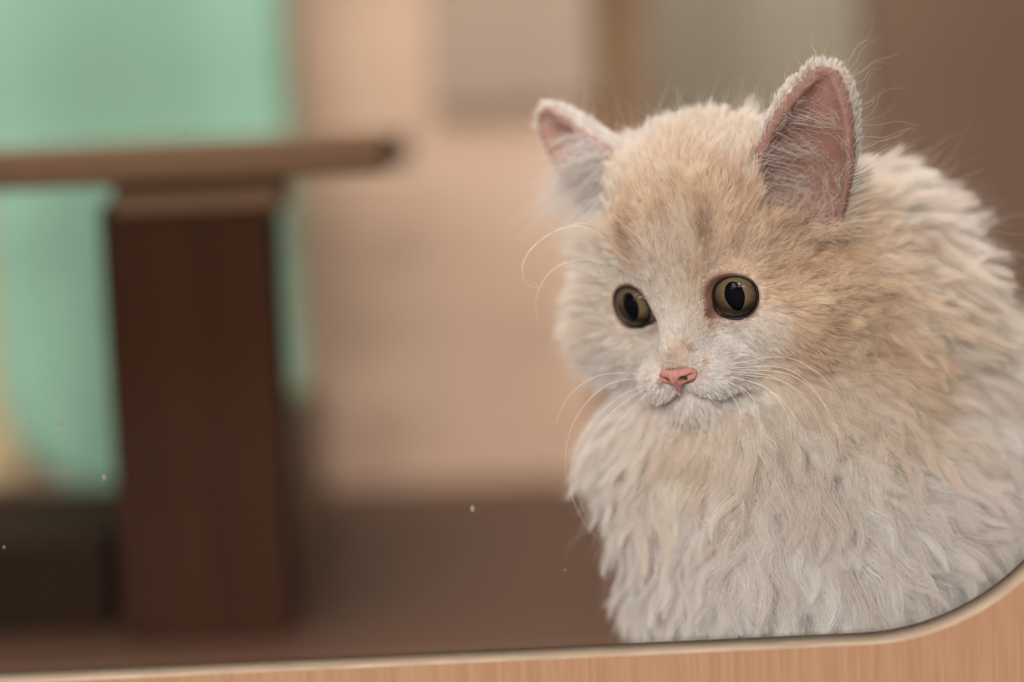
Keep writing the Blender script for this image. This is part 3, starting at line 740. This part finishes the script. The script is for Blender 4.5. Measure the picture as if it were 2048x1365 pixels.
# ------------------------------------------------------------------ the enclosure behind
FLM = mat('floor_laminate', srgb(84, 58, 45), .45, .25, ((3, 60, 3), srgb(70, 46, 35), .8))
fl = mesh_obj('floor', [(-2.2, YB, ZF), (2.2, YB, ZF), (2.2, 2.4, ZF), (-2.2, 2.4, ZF)], [(0, 1, 2, 3)], FLM); tag(fl, kind='structure', label='brown wood floor behind the glass')
DW = 1.49 - .797
WALLM = mat('wall_beige', srgb(233, 201, 177), .8, .2, ((3, 3, 4), srgb(225, 188, 165), .8))
x_m = wpx(1180, 300, 1.49)[0]
w = box_obj('wall_back', (-1.6, DW, ZF), (x_m, DW + .03, 1.2), WALLM); tag(w, 'plain beige wall at the back', None, 'structure')

bpy.context.scene.world = bpy.data.worlds.new('world'); wd = bpy.context.scene.world; wd.use_nodes = True
bg = wd.node_tree.nodes['Background']; bg.inputs[0].default_value = (1.0, .93, .87, 1); bg.inputs[1].default_value = .45

def wbox(name, x0, x1, ytop, ybot, dist, depth, m, parent=None, bevel=.002, zmin=None, zmax=None):
    yy = (ytop + ybot) / 2; a = wpx(x0, yy, dist); b = wpx(x1, yy, dist); zt_ = wpx((x0 + x1) / 2, ytop, dist)[2]; zb_ = wpx((x0 + x1) / 2, ybot, dist)[2]
    if zmin is not None: zb_ = zmin
    if zmax is not None: zt_ = zmax
    return box_obj(name, (a[0], dist - .797, zb_), (b[0], dist - .797 + depth, zt_), m, parent, bevel)
TBL = mat('table_wood', srgb(106, 78, 54), .55, .2, ((4, 60, 60), srgb(92, 66, 45), .7))
DKW = mat('dark_wood', srgb(60, 34, 19), .7, .06, ((20, 20, 3), srgb(46, 25, 12), .8))
tb_ = empty('side_table', (wpx(400, 300, 1.05)[0], 1.05 - .797, ZF)); tag(tb_, 'low brown wooden table with a dark panel leg, left of the kitten', 'table')
def under(o, p):
    o.parent = p; o.matrix_parent_inverse = Matrix.Translation(p.location).inverted(); return o
under(wbox('table_top', -60, 772, 284, 366, 1.03, .30, TBL, None, .004), tb_)
under(wbox('leg_panel', 222, 560, 400, 1300, 1.05, .05, DKW, None, .002, zmin=ZF), tb_)
PLW = mat('plinth_wood', srgb(122, 96, 64), .5, .3, ((20, 20, 3), srgb(104, 80, 52), .7))
under(wbox('plinth', 300, 575, 905, 1300, 1.115, .25, PLW, None, .003, zmin=ZF), tb_)
under(wbox('rail', 222, 560, 350, 425, 1.045, .05, TBL, None, .002), tb_)
MINT = mat('mint_plastic', srgb(164, 214, 190), .6, .3)
a = wpx(-20, 700, 1.40); b = wpx(600, 700, 1.40); zb_ = wpx(300, 1000, 1.40)[2]
# rounded upright mint board
x0_, x1_, z0_, z1_, rc, dp = a[0], b[0], zb_, .75, .075, .045
ring = arc(x1_ - rc, z0_ + rc, rc, -math.pi / 2, 0, 12) + arc(x1_ - rc, z1_ - rc, rc, 0, math.pi / 2, 12) + arc(x0_ + rc, z1_ - rc, rc, math.pi / 2, math.pi, 12) + arc(x0_ + rc, z0_ + rc, rc, math.pi, 1.5 * math.pi, 12)
Y_ = 1.40 - .797; Vv = []; layers = ((.85, 0.0), (.95, 0.0), (1.0, .012), (1.0, dp))
cx, cz = (x0_ + x1_) / 2, (z0_ + z1_) / 2
for ins, dy in ((.012, 0), (.004, .003), (0, .012), (0, dp)):
    for (x, z) in ring:
        ax_, az_ = x - np.clip(x, x0_ + rc, x1_ - rc), z - np.clip(z, z0_ + rc, z1_ - rc); l = math.hypot(ax_, az_) or 1
        Vv.append((x - ax_ / l * ins, Y_ + dy, z - az_ / l * ins))
n = len(ring); F = [(i * n + j, i * n + (j + 1) % n, (i + 1) * n + (j + 1) % n, (i + 1) * n + j) for i in range(3) for j in range(n)] + [tuple(range(n))[::-1], tuple(3 * n + j for j in range(n))]
mo = mesh_obj('mint_panel', Vv, F, MINT, None, True); tag(mo, 'mint green upright panel with rounded corners behind the table', 'panel')
# brown low front beneath the mint board
BXM = mat('box_wood', srgb(40, 24, 12), .7, .06, ((20, 20, 3), srgb(32, 19, 9), .8))
o = wbox('storage_box', -500, 215, 1095, 1300, 1.08, .17, BXM, None, .004, zmin=ZF); tag(o, 'low dark brown box under the mint panel', 'box')
CRM = mat('cream_paint', srgb(220, 200, 160), .7, .3)
o = wbox('cream_post', -260, 20, -300, 980, 1.455, .03, CRM, None, .01); tag(o, 'cream upright post at the edge beside the mint panel', 'post')
TAN = mat('tan_wood', srgb(180, 145, 112), .6, .3, ((30, 30, 3), srgb(150, 116, 88), .7))
o = wbox('wood_post', 1150, 1300, -400, 980, 1.55, .06, TAN, None, .004, zmin=ZF); tag(o, 'tan wooden post rising behind the kitten\'s far ear', 'post')
w = box_obj('fill_block_right', (.36, YB + .002, ZF), (.38, .62, .45), mat('side_wood', srgb(105, 80, 65), .6, .3, ((3, 30, 30), srgb(90, 66, 52), .7)), None); tag(w, 'unseen brown panel added to cut the fill from the right', None, 'structure')  # unseen panel, added to cut ambient fill from the right
GRY = mat('wall_grey', srgb(200, 190, 172), .8, .2, ((3, 3, 3), srgb(192, 180, 158), .7))
w = box_obj('wall_far', (x_m - .4, 1.05, ZF), (1.9, 1.08, 1.2), GRY); tag(w, 'greyish plain wall seen beyond the post', None, 'structure')
BRN = mat('brown_wood', srgb(132, 106, 90), .55, .2, ((14, 14, 2.5), srgb(114, 86, 70), .8))
o = wbox('door_1', 1745, 2600, -500, 1000, 1.42, .04, BRN, None, .004, zmin=ZF); tag(o, 'tall brown wooden door panel at the side', None, 'structure')
TPE = mat('taupe_sheet', srgb(188, 168, 151), .9, .1)
o = wbox('wall_tone_sheet', 850, 1180, -400, 215, 1.482, .007, TPE, None, .003); tag(o, 'taupe cloth added to darken the top of the beige wall', 'sheet')  # added thin sheet; its taupe colour stands in for the wall darkening there

# ------------------------------------------------------------------ shop side: dark far wall, ceiling and floor, and the ceiling lamps
SHC = mat('shop_ceiling', srgb(80, 70, 62), .8, .2)
w = box_obj('ceiling', (-14, -10, 2.3), (9, -.25, 2.35), SHC); tag(w, 'dim shop ceiling', None, 'structure')
SHF = mat('shop_floor', srgb(26, 21, 18), .9, .05)
w = box_obj('floor_shop', (-14, -10, -.95), (9, -.5, -.9), SHF); tag(w, 'dark shop floor', None, 'structure')
SHOP = mat('shop_wall', srgb(24, 19, 16), .9, .05)
w = box_obj('wall_front', (-14, -10.1, -2), (9, -10.0, 3.2), SHOP); tag(w, 'dark shop wall behind the viewer', None, 'structure')
LAMPS = [(az, el) for el, row in ((9, (-50, -38, -26, -12, 4)), (16, (-56, -40, -24, -8)), (24, (-50, -30, -10, 10)), (34, (-38, -12))) for az in row]
for az, el in LAMPS:
    h_ = 1.4; d_ = h_ / math.tan(math.radians(el)); az += 7; x = .07 + d_ * math.sin(math.radians(az)); y = -d_ * math.cos(math.radians(az))
    l = bpy.data.lights.new('ceiling_light', 'AREA'); l.shape = 'DISK'; l.size = .36; l.energy = 1.06 * (d_ * d_ + h_ * h_) / math.sin(math.radians(el)) ; l.color = (1, .93, .86)
    o = bpy.data.objects.new('ceiling_light', l); C.objects.link(o); o.location = (x, y, .125 + h_)
l = bpy.data.lights.new('ceiling_panel', 'AREA'); l.shape = 'RECTANGLE'; l.size = 1.2; l.size_y = .5; l.energy = 21; l.color = (1, .94, .88)
o = bpy.data.objects.new('ceiling_panel', l); C.objects.link(o); o.location = (-.1, .12, 1.35)

sc = bpy.context.scene
sc.view_settings.view_transform = 'Standard'; sc.view_settings.look = 'None'; sc.view_settings.exposure = 0; sc.view_settings.gamma = 1
sc.view_settings.use_curve_mapping = False
cy = sc.cycles
cy.max_bounces = 7; cy.diffuse_bounces = 4; cy.glossy_bounces = 3; cy.transmission_bounces = 6; cy.transparent_max_bounces = 16
cy.use_denoising = True; cy.use_adaptive_sampling = True; cy.adaptive_threshold = .06; cy.adaptive_min_samples = 20; cy.caustics_reflective = False; cy.caustics_refractive = False; cy.sample_clamp_indirect = 4
print('script', time.time() - T0)
